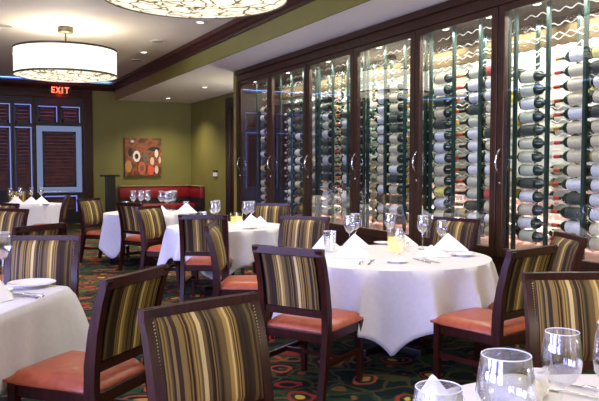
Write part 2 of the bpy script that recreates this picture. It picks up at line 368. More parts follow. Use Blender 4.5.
for i in range(6):
    y1, y0 = YP[i], YP[i + 1]
    a, b = y0 + .006, y1 - .006
    dr = MB().box(4.745, 4.80, a, a + .085, .60, 3.015, .006).box(4.745, 4.80, b - .085, b, .60, 3.015, .006)
    dr.box(4.745, 4.80, a + .085, b - .085, 2.95, 3.015, .006).box(4.745, 4.80, a + .085, b - .085, .60, .68, .006)
    dr = rel(dr).build('door', wood2, cab)
    rel(MB().box(4.768, 4.774, a + .08, b - .08, .67, 2.96)).build('door_glass', pane, dr)
    yy = b - .045 if i else b - .05
    pts = []
    for k in range(9):
        t = k / 8; pts.append((4.745 - .055 * sin(pi * t) ** .7, yy, 1.40 + .24 * t))
    rel(MB().tube(pts, .009, 8)).build('handle', steel, dr, True)
    m = MB().lathe([(.016, 0), (.018, .006), (.012, .014)], 12); m.v = [(4.745 - z, yy + x, 1.31 + y) for x, y, z in m.v]
    rel(m).build('lock', steel, dr, True)
    c = (a + b) / 2
    for yl in (c - .35, c + .35):
        m = MB().lathe([(.04, 2.985), (.045, 3.0)], 14, (4.92, yl, 0)); rel(m).build('puck_light', bulb_e, cab)
# racks
def bottle_profile(): return [(0, 0), (.048, .0), (.054, .008), (.054, .225), (.047, .25), (.026, .275), (.0175, .30), (.0165, .375), (.0185, .376), (.0185, .385), (0, .386)]
ORD = ['top', 'second', 'third', 'fourth', 'fifth', 'sixth', 'seventh', 'eighth', 'ninth', 'tenth', 'eleventh', 'twelfth', 'thirteenth', 'lowest']
BM = {}
def bottle_proto(kind, lab, cap, detailed):
    key = (kind, lab, cap, detailed)
    if key in BM: return BM[key]
    g = {'green': bottle_g, 'brown': bottle_b, 'yellow': bottle_y}[kind]
    n = 14 if detailed else 10
    shift = lambda mb: setattr(mb, 'v', [(x, y - .19, z) for x, y, z in mb.v]) or mb
    lb = lambda mb: mb.lathe([(.0552, .028), (.0557, .030), (.0557, .195), (.0552, .197)], n, axis='y', cap=False)
    cp = lambda mb: mb.lathe([(.0182, .315), (.0186, .32), (.0200, .3862), (0, .3875)], n, axis='y', cap=False)
    if detailed:
        b = shift(MB().lathe(bottle_profile(), n, axis='y', cap=False)).build('wine_bottle', g, None, 60)
        l = shift(lb(MB())).build('bottle_label', LBL[lab], b, True); c = shift(cp(MB())).build('foil_capsule', CAP[cap], b, True)
        r = (b, [l, c])
    else:
        mb = MB().lathe(bottle_profile(), n, axis='y', cap=False); mb.cur = 1; lb(mb); mb.cur = 2; cp(mb)
        r = (shift(mb).build('wine_bottle', [g, LBL[lab], CAP[cap]], None, 60), [])
    r = (r[0], r[1], [False]); BM[key] = r; return r
def put_bottle(key, loc, rz, label, group):
    b, ks, used = bottle_proto(*key)
    if not used[0]: used[0] = True; o = b
    else:
        o = b.copy(); COL.objects.link(o)
        for k in ks: c = k.copy(); COL.objects.link(c); c.parent = o
    o.location = loc; o.rotation_euler = (0, 0, rz); o['label'] = label; o['category'] = 'wine bottle'; o['group'] = group
DN = ['farthest', 'fifth', 'fourth', 'third', 'second', 'nearest']
rest = MB(); nb = 0
for i in range(6):
    y1, y0 = YP[i], YP[i + 1]; c = (y0 + y1) / 2
    for layer, X0 in (('front', 5.02), ('rear', 5.40)):
        if i == 0 and layer == 'rear': continue
        rk = thing('wine_rack', 'green steel wine rack with wavy wires, %s layer behind the %s glass door' % (layer, DN[i]), 'wine rack', (X0 + .07, c, .66), 0, 'wire wine racks in the cabinet')
        offs = [-.42, 0, .42] if layer == 'front' else [-.3, .14, .5]
        if i == 0: offs = [.04]
        pst = [-.62, -.21, .21, .62] if layer == 'front' else [-.45, 0, .35]
        if i == 0: pst = [-.19, .27]
        px = -.165 if layer == 'front' else .01
        for py in pst: MB().box(px, px + .03, py - .017, py + .017, 0, 2.33).build('post', rackm, rk)
        for r in range(18 if layer == 'front' else 17):
            z = .80 + r * .128 - .66 - .058
            lo, hi = (-.62, .62) if i else (-.21, .29)
            m = int((hi - lo) / .022); pts = [(-.05, lo + (hi - lo) * k / m, z + .014 * sin(2 * pi * ((hi - lo) * k / m) / .14)) for k in range(m + 1)]
            MB().tube(pts, .0052, 4).build('wire_row', wirem, rk)
            
        for ci, oy in enumerate(offs):
            nm = 'right-hand' if oy < -.2 else ('left-hand' if oy > .2 else 'middle')
            dirn = (1 if (ci + i) % 2 else -1)
            if i == 5: dirn = [-1, 1, -1][ci] * (1 if layer == 'front' else -1)
            labs = random.choice([['white'], ['white', 'white', 'cream'], ['cream', 'white'], ['white', 'pale green']])
            top = 14
            if (i, ci) in ((1, 2), (3, 0), (5, 2)): top = 13
            if (i, ci) == (2, 1): top = 12
            capc = random.choice(['red', 'black', 'gold', 'green', 'pale']) if i != 5 else ['gold', 'red', 'pale'][ci]
            bk = random.choice(['green', 'green', 'green', 'brown'])
            for r in range(top):
                if layer == 'rear' and random.random() < (.5 if i >= 4 else .12): continue
                lab = random.choice(labs) if random.random() > .1 else random.choice(['yellow', 'red', 'cream'])
                if random.random() < (.12 if i >= 4 else .42): lab = 'dark'
                kd = 'yellow' if random.random() < .04 else bk
                cc = capc if random.random() > .25 else random.choice(list(CAP))
                z = .80 + r * .128; k = 13 - r
                rz = 0 if dirn > 0 else pi
                if r < 5 and i == 5 and ci == 1 and random.random() < 0: continue
                y = c + oy + random.uniform(-.012, .012)
                indiv = layer == 'front' or (i >= 4 and nb < 300)
                if indiv and nb < 300:
                    nb += 1
                    pos = ('%s from top' % ORD[k]) if 0 < k < 13 else ('topmost' if k == 0 else 'lowest')
                    put_bottle((kd, lab, cc, i >= 3 and layer == 'front'), (X0, y, z), rz,
                               '%s bottle with %s label, %s in %s %s column, %s door' % (kd, lab, pos, nm, layer, DN[i]), 'wine bottles lying in the cabinet racks')
                else:
                    m = MB().lathe(bottle_profile(), 8, axis='y', cap=False)
                    m.cur = 1; m.lathe([(.0557, .03), (.0557, .197)], 8, axis='y', cap=False)
                    m.v = [(X0 + x * (1 if dirn > 0 else -1), y + (yy - .19) * (1 if dirn > 0 else -1), z + zz) for x, yy, zz in m.v]
                    n = len(rest.v); rest.v += m.v; rest.f += [tuple(q + n for q in f) for f in m.f]; rest.mi += m.mi
o = rest.build('wine_bottles', [bottle_g, LBL['white']], None, 60); tag(o, 'remaining green wine bottles with white labels on the rear racks behind the far doors', 'wine bottles', 'wine bottles lying in the cabinet racks', 'stuff')

# ------------------------------------------------------------------ drum pendants
def make_drum():
    t = thing('drum_pendant', '', 'ceiling lamp'); R = .775
    MB().lathe([(.11, 3.58), (.12, 3.59), (.12, 3.66), (.11, 3.669)], 24).build('canopy', bronze, t, True)
    MB().lathe([(.012, 3.25), (.012, 3.585)], 10).build('stem', bronze, t, True)
    m = MB(); prof = [(R, 2.91), (R, 3.31), (R - .01, 3.31), (R - .01, 2.91)]
    m.lathe(prof + [prof[0]], 72, cap=False).build('lamp_shade', shade_e, t, 60)
    for z in (2.895, 3.29): MB().lathe([(R + .004, z), (R + .012, z), (R + .012, z + .03), (R + .004, z + .03), (R + .004, z)], 72, cap=False).build('trim_ring', bronze, t, 60)
    m = MB(); m.lathe([(R, 2.905), (R * .9, 2.885), (R * .6, 2.868), (R * .3, 2.86), (0.001, 2.857)], 64, cap=False).build('diffuser', diff_e, t, 60)
    for a in range(3):
        ang = a * 2 * pi / 3 + .4
        MB().tube([(0, 0, 3.27), (R * cos(ang), R * sin(ang), 3.27)], .008, 6).build('spider_arm', bronze, t)
    return t
DK = Kind(make_drum)
for (x, y), lb in zip(LAMPS, ('white drum pendant lamp glowing at upper left, farthest, in front of the exit sign', 'large drum pendant whose crackled diffuser is cut by the top edge of the photo', 'added drum pendant nearest the viewer, out of view, for light and reflections')):
    DK.put((x, y, 0), 0, lb, 'drum pendant lamps')
def make_down():
    t = thing('recessed_downlight', '', 'ceiling light')
    MB().lathe([(.055, 0), (.09, 0), (.088, .008), (.055, .006), (.055, 0)], 24, cap=False).build('trim_ring', mat('white_trim', (.7, .68, .62), .4), t, True)
    MB().lathe([(.052, .004), (.02, .006)], 20).build('bulb', bulb_e, t, True)
    return t
DL = Kind(make_down)
for (x, y, pw, nm) in DOWN: DL.put((x, y, 3.658), 0, 'recessed downlight in the ceiling %s' % nm, 'recessed downlights')
for (x, y), nm in zip(SOFF, ('nearer the cabinet', 'by the far green wall')): DL.put((x, y, 3.208), 0, 'recessed downlight in the lower soffit %s' % nm, 'recessed downlights')
grm = mat('grille_paint', (.33, .30, .26), .7)
for (x, y, r), nm in zip(((3.32, 12.03, .14), (3.52, 14.36, .14), (.8, 11.77, .16)), ('right of the far drum lamp', 'behind the far drum lamp beside the moulding', 'at the left edge above the far drum lamp')):
    t = thing('ceiling_speaker', 'round flush ceiling speaker grille %s' % nm, 'ceiling speaker', (x, y, 3.655), 0, 'ceiling speaker grilles')
    MB().lathe([(r - .02, 0), (r, 0), (r, .014), (r - .02, .014), (r - .02, 0)], 28, cap=False).build('rim', ceilm, t, True); MB().lathe([(r - .02, .004), (.001, .004)], 28, cap=False).build('grille', grm, t)

# ------------------------------------------------------------------ exit sign, painting, banquette, stand, thermostat
ex = thing('exit_sign', 'glowing red EXIT sign high on the shuttered far wall', 'exit sign', (2.57, 18.5, 3.30))
MB().box(-.27, .27, -.03, .03, 0, .21, .008).build('housing', blackm, ex)
m = MB(); h = .15; wd = .085; s = .022; z0 = .03; y = -.045
def st(x0, x1, za, zb): m.box(x0, x1, y, -.03, z0 + za, z0 + zb)
x = -.22; st(x, x + s, 0, h); st(x, x + wd, 0, s); st(x, x + wd * .9, h / 2 - s / 2, h / 2 + s / 2); st(x, x + wd, h - s, h)
x = -.105
for sg in (1, -1):
    a = Vector((x + (0 if sg > 0 else wd), y, z0)); b = Vector((x + (wd if sg > 0 else 0), y, z0 + h)); dd = .013
    m.add([(a.x - dd, y, a.z), (a.x + dd, y, a.z), (b.x + dd, y, b.z), (b.x - dd, y, b.z), (a.x - dd, -.03, a.z), (a.x + dd, -.03, a.z), (b.x + dd, -.03, b.z), (b.x - dd, -.03, b.z)], [(0, 1, 2, 3), (4, 7, 6, 5), (0, 4, 5, 1), (1, 5, 6, 2), (2, 6, 7, 3), (3, 7, 4, 0)])
x = .03; st(x, x + s, 0, h)
x = .10; st(x, x + wd + .015, h - s, h); st(x + .04, x + .04 + s, 0, h)
m.build('letters', red_e, ex)
lamp('POINT', (2.57, 18.38, 3.34), 5, (1, .04, .02), shadow_soft_size=.05)

pt = thing('wall_painting', 'square abstract painting in rust, orange and brown on the green wall', 'painting', (4.68, 18.56, 1.72))
def paint():
    m = mat('rust_canvas', (.3, .1, .04), .6); tc = N(m, 'ShaderNodeTexCoord'); no = N(m, 'ShaderNodeTexNoise'); no.inputs['Scale'].default_value = 3.2; no.inputs['Detail'].default_value = 5
    L(m, tc.outputs['Object'], no.inputs['Vector'])
    r = ramp(m, [(.3, (.04, .014, .007)), (.42, (.14, .045, .018)), (.52, (.30, .10, .03)), (.6, (.10, .03, .014)), (.7, (.46, .11, .035))]); L(m, no.outputs['Fac'], r.inputs[0]); L(m, r.outputs[0], BS(m).inputs['Base Color']); return m
MB().box(-.5, .5, -.02, .04, -.51, .51, .008).build('canvas', paint(), pt)
def blob(cx, cz, rx, rz, c, inner=None, y=-.024):
    n = 20; m = MB(); m.add([(cx + rx * cos(2 * pi * k / n) * (1 + .1 * sin(3 * k)), y, cz + rz * sin(2 * pi * k / n)) for k in range(n)] + [(cx + rx * cos(2 * pi * k / n) * (1 + .1 * sin(3 * k)), -.018, cz + rz * sin(2 * pi * k / n)) for k in range(n)], [tuple(range(n))] + [(k, (k + 1) % n, n + (k + 1) % n, n + k) for k in range(n)])
    if inner: m.cur = 1; m.add([(cx + rx * .5 * cos(2 * pi * k / n), y - .002, cz + rz * .5 * sin(2 * pi * k / n)) for k in range(n)], [tuple(range(n))])
    return m.build('painted_figure', [mat('paint', c, .6), mat('paint', inner or c, .6)], pt)
dk = (.02, .018, .016)
blob(-.18, .02, .10, .15, (.85, .78, .66), (.03, .02, .02)); blob(.06, -.02, .07, .10, (.07, .17, .13), (.25, .05, .03)); blob(-.40, -.25, .09, .16, (.50, .24, .05))
blob(-.04, -.30, .10, .18, (.55, .13, .05), (.22, .09, .05)); blob(.24, -.12, .055, .12, (.80, .52, .36)); blob(.36, .10, .05, .11, (.85, .70, .55)); blob(.36, -.34, .05, .11, (.80, .62, .45), None)
blob(.20, -.34, .09, .15, (.72, .10, .04)); blob(-.29, .42, .05, .04, (.75, .68, .5)); blob(.30, .22, .16, .06, dk, None, -.0215); blob(.45, -.08, .035, .09, (.8, .5, .35)); blob(-.35, .12, .06, .10, dk, None, -.022)

bq = thing('banquette', 'long banquette with red padded back below the painting on the far wall', 'banquette', (5.18, 18.55, 0))
MB().box(-1.18, .80, -.14, 0, .62, .93, .02).build('back_cushion', redm, bq, True)
MB().box(.72, .84, -1.1, -.15, .62, .93, .02).build('back_cushion', redm, bq, True)
MB().box(-1.18, .80, -.16, .01, .93, .96, .008).box(.70, .85, -1.1, -.165, .93, .96, .008).build('top_rail', mat('tan_trim', (.34, .24, .11), .5), bq)
MB().box(-1.18, .80, -.13, 0, 0, .62).box(.73, .84, -1.1, -.14, 0, .62).build('lower_back', blackm, bq)
MB().box(-1.18, .80, -.62, -.12, .32, .47, .03).build('seat', redm, bq, True)
MB().box(-1.16, .78, -.58, -.12, 0, .32).build('base', blackm, bq)
hs = thing('pedestal_stand', 'tall black pedestal stand with flat top left of the banquette', 'pedestal', (3.53, 17.3, 0))
MB().box(-.21, .21, -.16, .16, 1.22, 1.265, .006).build('top', blackm, hs); MB().box(-.10, .12, -.09, .09, .04, 1.22, .006).build('column', blackm, hs); MB().box(-.17, .17, -.15, .15, 0, .04, .006).build('base', blackm, hs)
th = thing('wall_thermostat', 'small white thermostat box on the green corridor wall', 'thermostat', (6.02, 16.59, 1.22))
MB().box(-.02, .02, -.12, .12, 0, .10, .006).build('housing', china, th); MB().box(-.022, .018, -.13, .13, .10, .15, .004).build('cover', blackm, th)

# ------------------------------------------------------------------ chairs
SP = [(-.31, 0), (-.262, .22), (-.232, .44), (-.236, .56), (-.258, .72), (-.292, .86), (-.33, .965)]
def cy(z):
    for (a, b), (c, d) in zip(SP, SP[1:]):
        if b <= z <= d: return a + (c - a) * (z - b) / (d - b)
    return SP[-1][0]
def curved_slab(x, z0, z1, yo0, yo1, nx=8, nz=10, bulge=.012, rnd=.02):
    vs = []; fs = []
    for side in (0, 1):
        for j in range(nz + 1):
            for i in range(nx + 1):
                u = i / nx * 2 - 1; t = j / nz; z = z0 + (z1 - z0) * t; yy = cy(z)
                e = max(0, 1 - (1 - abs(u)) * x / rnd) ** 2 + max(0, 1 - min(t, 1 - t) * (z1 - z0) / rnd) ** 2
                e = min(e, 1)
                off = yo1 + bulge * (1 - u * u) * (1 - (2 * t - 1) ** 4) - e * (yo1 - yo0) * .7 if side else yo0
                vs.append((u * x, yy + off, z))
    n = (nx + 1) * (nz + 1)
    for side in (0, 1):
        for j in range(nz):
            for i in range(nx):
                a = side * n + j * (nx + 1) + i; q = (a, a + 1, a + nx + 2, a + nx + 1); fs.append(q if side else q[::-1])
    bd = [i for i in range(nx)] + [nx + j * (nx + 1) for j in range(nz)] + [nz * (nx + 1) + nx - i for i in range(nx)] + [(nz - j) * (nx + 1) for j in range(nz)]
    for k in range(len(bd)): a, b = bd[k], bd[(k + 1) % len(bd)]; fs.append((a, b, b + n, a + n))
    return MB().add(vs, fs)
def make_chair():
    t = thing('dining_chair', '', 'chair')
    for sx in (-1, 1):
        MB().sweep([(sx * .238, y, z) for y, z in SP], .022, [.018, .024, .030, .030, .026, .022, .018]).build('leg', wood, t, 40)
        MB().sweep([(sx * .225, .245, 0), (sx * .225, .235, .43)], [.016, .024], [.016, .024]).build('leg', wood, t)
        MB().box(sx * .228 - .011, sx * .228 + .011, -.24, .23, .20, .235).build('stretcher', wood, t)
    MB().box(-.22, .22, -.01, .015, .205, .232).build('stretcher', wood, t)
    MB().box(-.235, .235, -.25, .262, .36, .425, .006).build('seat_frame', wood, t)
    # top rail arches back between the posts, lower rail below the panel
    m = MB(); m.sweep([(x, -.318 - .012 * (1 - (x / .26) ** 2), .945) for x in (-.262, -.2, -.1, 0, .1, .2, .262)], .024, .020, Vector((0, 0, 1))).build('top_rail', wood, t, 40)
    m = MB(); m.sweep([(x, -.238, .545) for x in (-.22, 0, .22)], .022, .016, Vector((0, 0, 1))).build('lower_rail', wood, t)
    curved_slab(.228, .568, .935, .012, .036).build('backrest', fabric, t, 50)
    curved_slab(.196, .575, .915, -.022, .012, bulge=0, rnd=.001).build('back_panel', fabric, t, 50)
    # nail heads along the edges of the front cushion
    def nail(x, z):
        y = cy(z) + .022; r = .0045; nh.add([(x - r, y, z), (x, y, z - r), (x + r, y, z), (x, y, z + r), (x, y + r, z)], [(0, 1, 4), (1, 2, 4), (2, 3, 4), (3, 0, 4)])
    def brass(): return mat('brass_nails', (.45, .36, .16), .35, .8) if 'brass_nails' not in bpy.data.materials else bpy.data.materials['brass_nails']
    for sx in (-1, 1):
        nh = MB()
        for k in range(30): nail(sx * .226, .58 + k * .0118)
        nh.build('nailhead_trim', brass(), t)
    # cushion: wider at front, domed
    vs = []; fs = []; n = 10
    for lay in range(2):
        for j in range(n + 1):
            for i in range(n + 1):
                u = i / n * 2 - 1; v = j / n * 2 - 1; hx = .232 + .018 * (v + 1) / 2
                e = max(abs(u), abs(v)); rr = 1 if e < .85 else 1 - ((e - .85) / .15) ** 2 * .7
                x = u * hx * (1 - .02 * abs(v) ** 8); y = v * .262 + .028
                z = .425 if lay == 0 else .425 + .052 * rr + .012 * (1 - u * u) * (1 - v * v)
                vs.append((x, y, z))
    N1 = (n + 1) ** 2
    for lay in range(2):
        for j in range(n):
            for i in range(n):
                a = lay * N1 + j * (n + 1) + i; q = (a, a + 1, a + n + 2, a + n + 1); fs.append(q if lay else q[::-1])
    bd = [i for i in range(n)] + [n + j * (n + 1) for j in range(n)] + [n * (n + 1) + n - i for i in range(n)] + [(n - j) * (n + 1) for j in range(n)]
    for k in range(len(bd)): a, b = bd[k], bd[(k + 1) % len(bd)]; fs.append((a, b, b + N1, a + N1))
    MB().add(vs, fs).build('seat', leather, t, 60)
    return t
CK = Kind(make_chair)
CH = [
 (2.17, 4.07, 31, 'dark dining chair seen from behind at the left of the round centre table'),
 (3.18, 3.49, 103, 'dining chair seen from behind at the right front of the centre table'),
 (2.97, 5.99, 222, 'dining chair facing us behind the left side of the centre table, golden striped back'),
 (4.14, 5.27, 196, 'dining chair behind the right side of the centre table, back above the glasses'),
 (3.84, 3.81, 154, 'dining chair against the wine cabinet at right, turned sideways with bright yellow stripes'),
 (.93, 2.18, 285, 'largest foreground dining chair, olive and gold striped back, bottom left'),
 (.585, 3.56, 132, 'dining chair with big orange seat at the front of the near left table'),
 (.48, 5.06, 246, 'dining chair behind the plate on the near left table, purple frame'),
 (2.545, 2.045, 245, 'dining chair cut by the right edge, striped back facing us behind the foreground glasses'),
 (2.53, 7.19, 60, 'dining chair seen from behind in front of the middle table with dark striped back'),
 (2.34, 5.64, 331, 'dining chair seen nearly edge on, golden back, in front of the middle table'),
 (3.72, 8.35, 228, 'dining chair at the far right of the middle table near the cabinet, facing us'),
 (2.52, 9.80, 27, 'dark backed dining chair in front of the table by the banquette'),
 (2.47, 8.46, 312, 'dining chair angled right between middle table and banquette table, narrow golden back'),
 (2.16, 10.93, 312, 'dining chair facing us at the left end of the banquette table'),
 (1.50, 12.50, 165, 'dining chair in profile facing left beside the small far left table'),
 (.52, 6.64, 123, 'dining chair seen from behind at left with a long slanting dark top rail'),
 (.41, 8.73, 221, 'dining chair at the left edge facing us, blue rimmed frame, behind the slanting top rail'),
 (.42, 10.12, 217, 'farthest dining chair at the left edge, only its back top showing'),
 (1.30, 15.60, 262, 'dining chair behind the napkins of the small far left table'),
]
for x, y, a, lb in CH: CK.put((x, y, 0), radians(a - 90), lb, 'striped dining chairs')

# ------------------------------------------------------------------ tables and cloths
def table(x, y, rz, kind, sx, sy, label):
    t = thing('dining_table', label, 'table', (x, y, 0), rz)
    if kind == 'round': MB().lathe([(sx - .02, .70), (sx - .01, .705), (sx - .01, .738), (sx - .02, .742)], 40).build('tabletop', wood, t, 40)
    else: MB().box(-sx + .01, sx - .01, -sy + .01, sy - .01, .70, .742, .006).build('tabletop', wood, t)
    MB().lathe([(.05, .04), (.045, .1), (.045, .66), (.12, .70)], 20).build('pedestal', blackm, t, 40)
    b = MB().box(-.34, .34, -.04, .04, 0, .05, .008).box(-.04, .04, -.34, .34, 0, .05, .008); b.build('base', blackm, t)
    return t
def tablecloth(x, y, rz, outline, drop, label, seed=0, flare=.10, fold=.05, nf=10, top=.75, corner=0):
    '''outline(a)->(px,py,nx,ny) of the table edge; drop(a)->hang'''
    rnd = random.Random(seed); n = 192; vs = []; fs = []; ph = rnd.uniform(0, 6)
    rings = [0.0, .5, .9, .97]
    vs.append((0, 0, top + .001))
    lev = []
    for s in rings[1:]: lev.append([(outline(2 * pi * k / n)[0] * s, outline(2 * pi * k / n)[1] * s, top) for k in range(n)])
    lev.append([(outline(2 * pi * k / n)[0] * .995, outline(2 * pi * k / n)[1] * .995, top - .002) for k in range(n)])
    K = 12
    for j in range(1, K + 1):
        row = []
        for k in range(n):
            a = 2 * pi * k / n; px, py, nx, ny = outline(a); D = drop(a); t = j / K
            q = nf * a + ph + 1.1 * sin(2 * a + ph) + .6 * sin(5 * a); wv = 1.1 - 2.2 * abs(sin(q / 2)) ** .75 + .25 * sin(3 * a + ph)
            if fold < .02: wv = sin(q)
            off = .006 + corner * t ** .7 * (abs(px * py) / (hu * hv) if corner else 0) ** 4 + flare * t * D * 1.2 + fold * wv * (t ** .7) * min(1, D * 2.2)
            row.append((px + nx * off, py + ny * off, top - .008 - D * t * (1 - .06 * t)))
        lev.append(row)
    for r in lev: vs += r
    for k in range(n): fs.append((0, 1 + k, 1 + (k + 1) % n))
    for j in range(len(lev) - 1):
        for k in range(n): fs.append((1 + j * n + k, 1 + (j + 1) * n + k, 1 + (j + 1) * n + (k + 1) % n, 1 + j * n + (k + 1) % n))
    o = MB().add(vs, fs).build('tablecloth', cloth, None, 70); o.location = (x, y, 0); o.rotation_euler = (0, 0, rz)
    sm = o.modifiers.new('thick', 'SOLIDIFY'); sm.thickness = .003; sm.offset = 1
    return tag(o, label, 'tablecloth', 'white tablecloths')
def circ(R): return lambda a: (R * cos(a), R * sin(a), cos(a), sin(a))
def rect(hx, hy, r=.03):
    def f(a):
        c, s = cos(a), sin(a); p = 14
        q = (abs(c / hx) ** p + abs(s / hy) ** p) ** (-1 / p)
        gx = abs(c / hx) ** (p - 1) / hx * (1 if c > 0 else -1); gy = abs(s / hy) ** (p - 1) / hy * (1 if s > 0 else -1); l = sqrt(gx * gx + gy * gy)
        return (q * c, q * s, gx / l, gy / l)
    return f
def sqdrop(lo, ex, a0):
    return lambda a: lo + ex * ((1 / max(abs(cos(a - radians(a0 + 45))), abs(sin(a - radians(a0 + 45)))) - 1) / .4142) ** 1.1
# centre table
table(3.17, 4.63, .3, 'round', .79, 0, 'round centre dining table mostly hidden under its white cloth')
tablecloth(3.17, 4.63, 0, circ(.8), sqdrop(.34, .30, 237), 'white cloth with pointed corners draped over the round centre table', 3, .12, .10, 14)
table(2.99, 7.85, .2, 'round', .71, 0, 'round middle dining table under a white cloth, left of the cabinet doors')
tablecloth(2.99, 7.85, 0, circ(.72), sqdrop(.34, .32, 153), 'white cloth over the round middle table with a corner hanging low at left', 5, .12, .075, 10)
table(2.79, 10.7, .1, 'round', .69, 0, 'round dining table in front of the banquette under a white cloth')
tablecloth(2.79, 10.7, 0, circ(.70), lambda a: .42 + .26 * abs(cos(2 * (a - radians(205)))) ** 4, 'white cloth over the table set in front of the red banquette', 8, .10, .06, 9)
table(1.30, 14.4, .45, 'square', .52, .52, 'small square dining table at far left before the shuttered windows')
tablecloth(1.30, 14.4, .45, rect(.53, .53), lambda a: .50, 'white cloth hanging straight on the small far left table', 11, .04, .008, 12)
T5R = atan2(.832, .555)
# near-left table: corner at (.67, 4.34), long side runs towards the viewer
hu, hv = .70, .52
c5 = (.67 - .555 * hu - .832 * hv, 4.34 - .832 * hu + .555 * hv)
table(c5[0], c5[1], T5R, 'square', hu, hv, 'rectangular dining table cut by the left edge under a white cloth')
def drop5(a): return .34 + .05 * abs(sin(2 * a)) ** 3
tablecloth(c5[0], c5[1], T5R, rect(hu, hv), lambda a: .40 + .08 * (abs(rect(hu, hv)(a)[0] * rect(hu, hv)(a)[1]) / (hu * hv)) ** 4, 'white cloth with a sharp flared corner on the near left table', 13, .03, .010, 12, corner=.22)
table(1.57, .93, 0, 'round', .84, 0, 'round foreground dining table at bottom right under a white cloth')
tablecloth(1.57, .93, 0, circ(.85), lambda a: .36 + .2 * abs(sin(2 * a)) ** 4, 'white cloth on the foreground table at bottom right', 17, .10, .05, 10)

# ------------------------------------------------------------------ tableware
TZ = .7525
def make_wine():
    t = thing('wine_glass', '', 'wine glass')
    MB().lathe([(.001, .146), (.016, .149), (.035, .165), (.048, .190), (.052, .217), (.049, .250), (.043, .295), (.0415, .296), (.0475, .249), (.0505, .217), (.0465, .191), (.034, .168), (.015, .152), (.001, .150)], 28, cap=False).build('bowl', stem, t, True)
    MB().lathe([(.007, .004), (.0045, .02), (.0042, .12), (.008, .147)], 12, cap=False).build('stem', stem, t, True)
    MB().lathe([(.042, 0), (.043, .003), (.010, .007), (.007, .012)], 28).build('foot', stem, t, True)
    MB().tube([(.0422 * cos(2 * pi * k / 28), .0422 * sin(2 * pi * k / 28), .296) for k in range(29)], .0014, 5).build('rim', mat('glass_rim', (.8, .82, .84), .1, 0, .8) if 'glass_rim' not in bpy.data.materials else bpy.data.materials['glass_rim'], t, True)
    return t
WK = Kind(make_wine)
def make_tumbler():
    t = thing('water_glass', '', 'water glass')
    MB().lathe([(.001, .012), (.028, .012), (.033, .03), (.040, .13), (.0415, .13), (.0345, .03), (.030, .002), (.001, 0)], 26, cap=False).build('cup', stem, t, True)
    MB().tube([(.0408 * cos(2 * pi * k / 26), .0408 * sin(2 * pi * k / 26), .13) for k in range(27)], .0014, 5).build('rim', bpy.data.materials['glass_rim'], t, True)
    return t
TK = Kind(make_tumbler)
GW, GT, GN, GP = 'wine glasses on the tables', 'water glasses on the tables', 'folded white napkins', 'white plates'
def wine(x, y, lb, s=1): WK.put((x, y, TZ), random.uniform(0, 6), lb, GW, s if isinstance(s, tuple) else (s, s, s))
def tumb(x, y, lb, s=1): TK.put((x, y, TZ), 0, lb, GT, (s, s, s))
wine(3.09, 5.13, 'wine glass at the left of the centre table behind the big napkin')
wine(3.27, 5.33, 'wine glass at the back of the centre table, left of the candle')
wine(3.56, 5.20, 'wine glass just behind the yellow candle on the centre table')
wine(3.28, 4.66, 'short wine glass in front of the candle on the centre table', .72)
wine(3.67, 4.86, 'tall wine glass at the right of the centre table, left of its pair')
wine(3.72, 4.66, 'wine glass at the right of the centre table beside the large right napkin', .9)
tumb(2.87, 5.09, 'water glass at the left end of the centre table', 1.35)
wine(2.86, 7.95, 'wine glass on the middle table above the dark chair back', 1)
wine(2.98, 8.15, 'wine glass at the back of the middle table beside the water glass')
wine(3.19, 7.72, 'wine glass at the right of the middle table beside the candle')
wine(3.30, 7.80, 'wine glass at the right of the middle table nearest the cabinet')
tumb(2.74, 8.0, 'water glass at the left back of the middle table', 1.3)
for i, (x, y) in enumerate(((2.64, 11.15), (2.76, 11.12), (2.88, 11.15), (3.02, 10.84), (3.05, 10.56), (3.20, 10.88), (3.28, 11.0), (2.98, 10.4))):
    wine(x, y, 'wine glass on the table before the banquette, %s from the left' % ['first', 'second', 'third', 'fourth', 'fifth', 'sixth', 'last', 'front one, seventh'][i], 1.1)
tumb(2.52, 11.15, 'water glass at the left end of the banquette table', 1.2); tumb(3.36, 10.60, 'water glass at the right end of the banquette table', 1.25)
for i, (x, y) in enumerate(((1.05, 14.45), (1.24, 14.60), (1.45, 14.65), (1.62, 14.50))): wine(x, y, 'wine glass on the small far left table, %s from the left' % ['first', 'second', 'third', 'fourth'][i], 1)
wine(.275, 4.52, 'wine glass at the left edge of the photo on the near left table', 1.1)
wine(1.097, 1.145, 'very large wine glass in front of the round dish at the bottom', (1.27, 1.27, 1.04))
wine(1.436, 1.295, 'wine glass at bottom right before the striped chair back', (1.02, 1.02, .98))
wine(1.47, 1.15, 'wine glass cut by the right edge of the photo', 1.14)
wine(.89, 1.12, 'wine glass at bottom centre left with a napkin behind it', (1.12, 1.12, .92))
# napkins: stood-up folded triangles with a pleat
def make_napkin():
    h = .125; t = .006
    vs = [(0, .02, h), (-.14, -.06, 0), (.14, -.06, 0), (0, -.085, 0), (0, .12, 0), (-.12, .04, 0), (.12, .04, 0), (.012, -.02, h * .62), (.10, -.075, 0)]
    fs = [(0, 1, 3), (0, 3, 7), (7, 3, 8), (0, 7, 2), (7, 8, 2), (0, 5, 1), (0, 2, 6), (0, 4, 5), (0, 6, 4)]
    o = MB().add(vs, fs).build('folded_napkin', napk); s = o.modifiers.new('thick', 'SOLIDIFY'); s.thickness = .005; s.offset = 0
    b = o.modifiers.new('bev', 'BEVEL'); b.width = .003; b.segments = 2; b.limit_method = 'NONE'
    return tag(o, '', 'napkin')
NK = Kind(make_napkin)
def nap(x, y, deg, lb, s=1, sz=None): NK.put((x, y, TZ + .003), radians(deg), lb, GN, (s, s, sz or s))
nap(2.90, 5.22, 10, 'folded white napkin at the left edge of the centre table', 1.05)
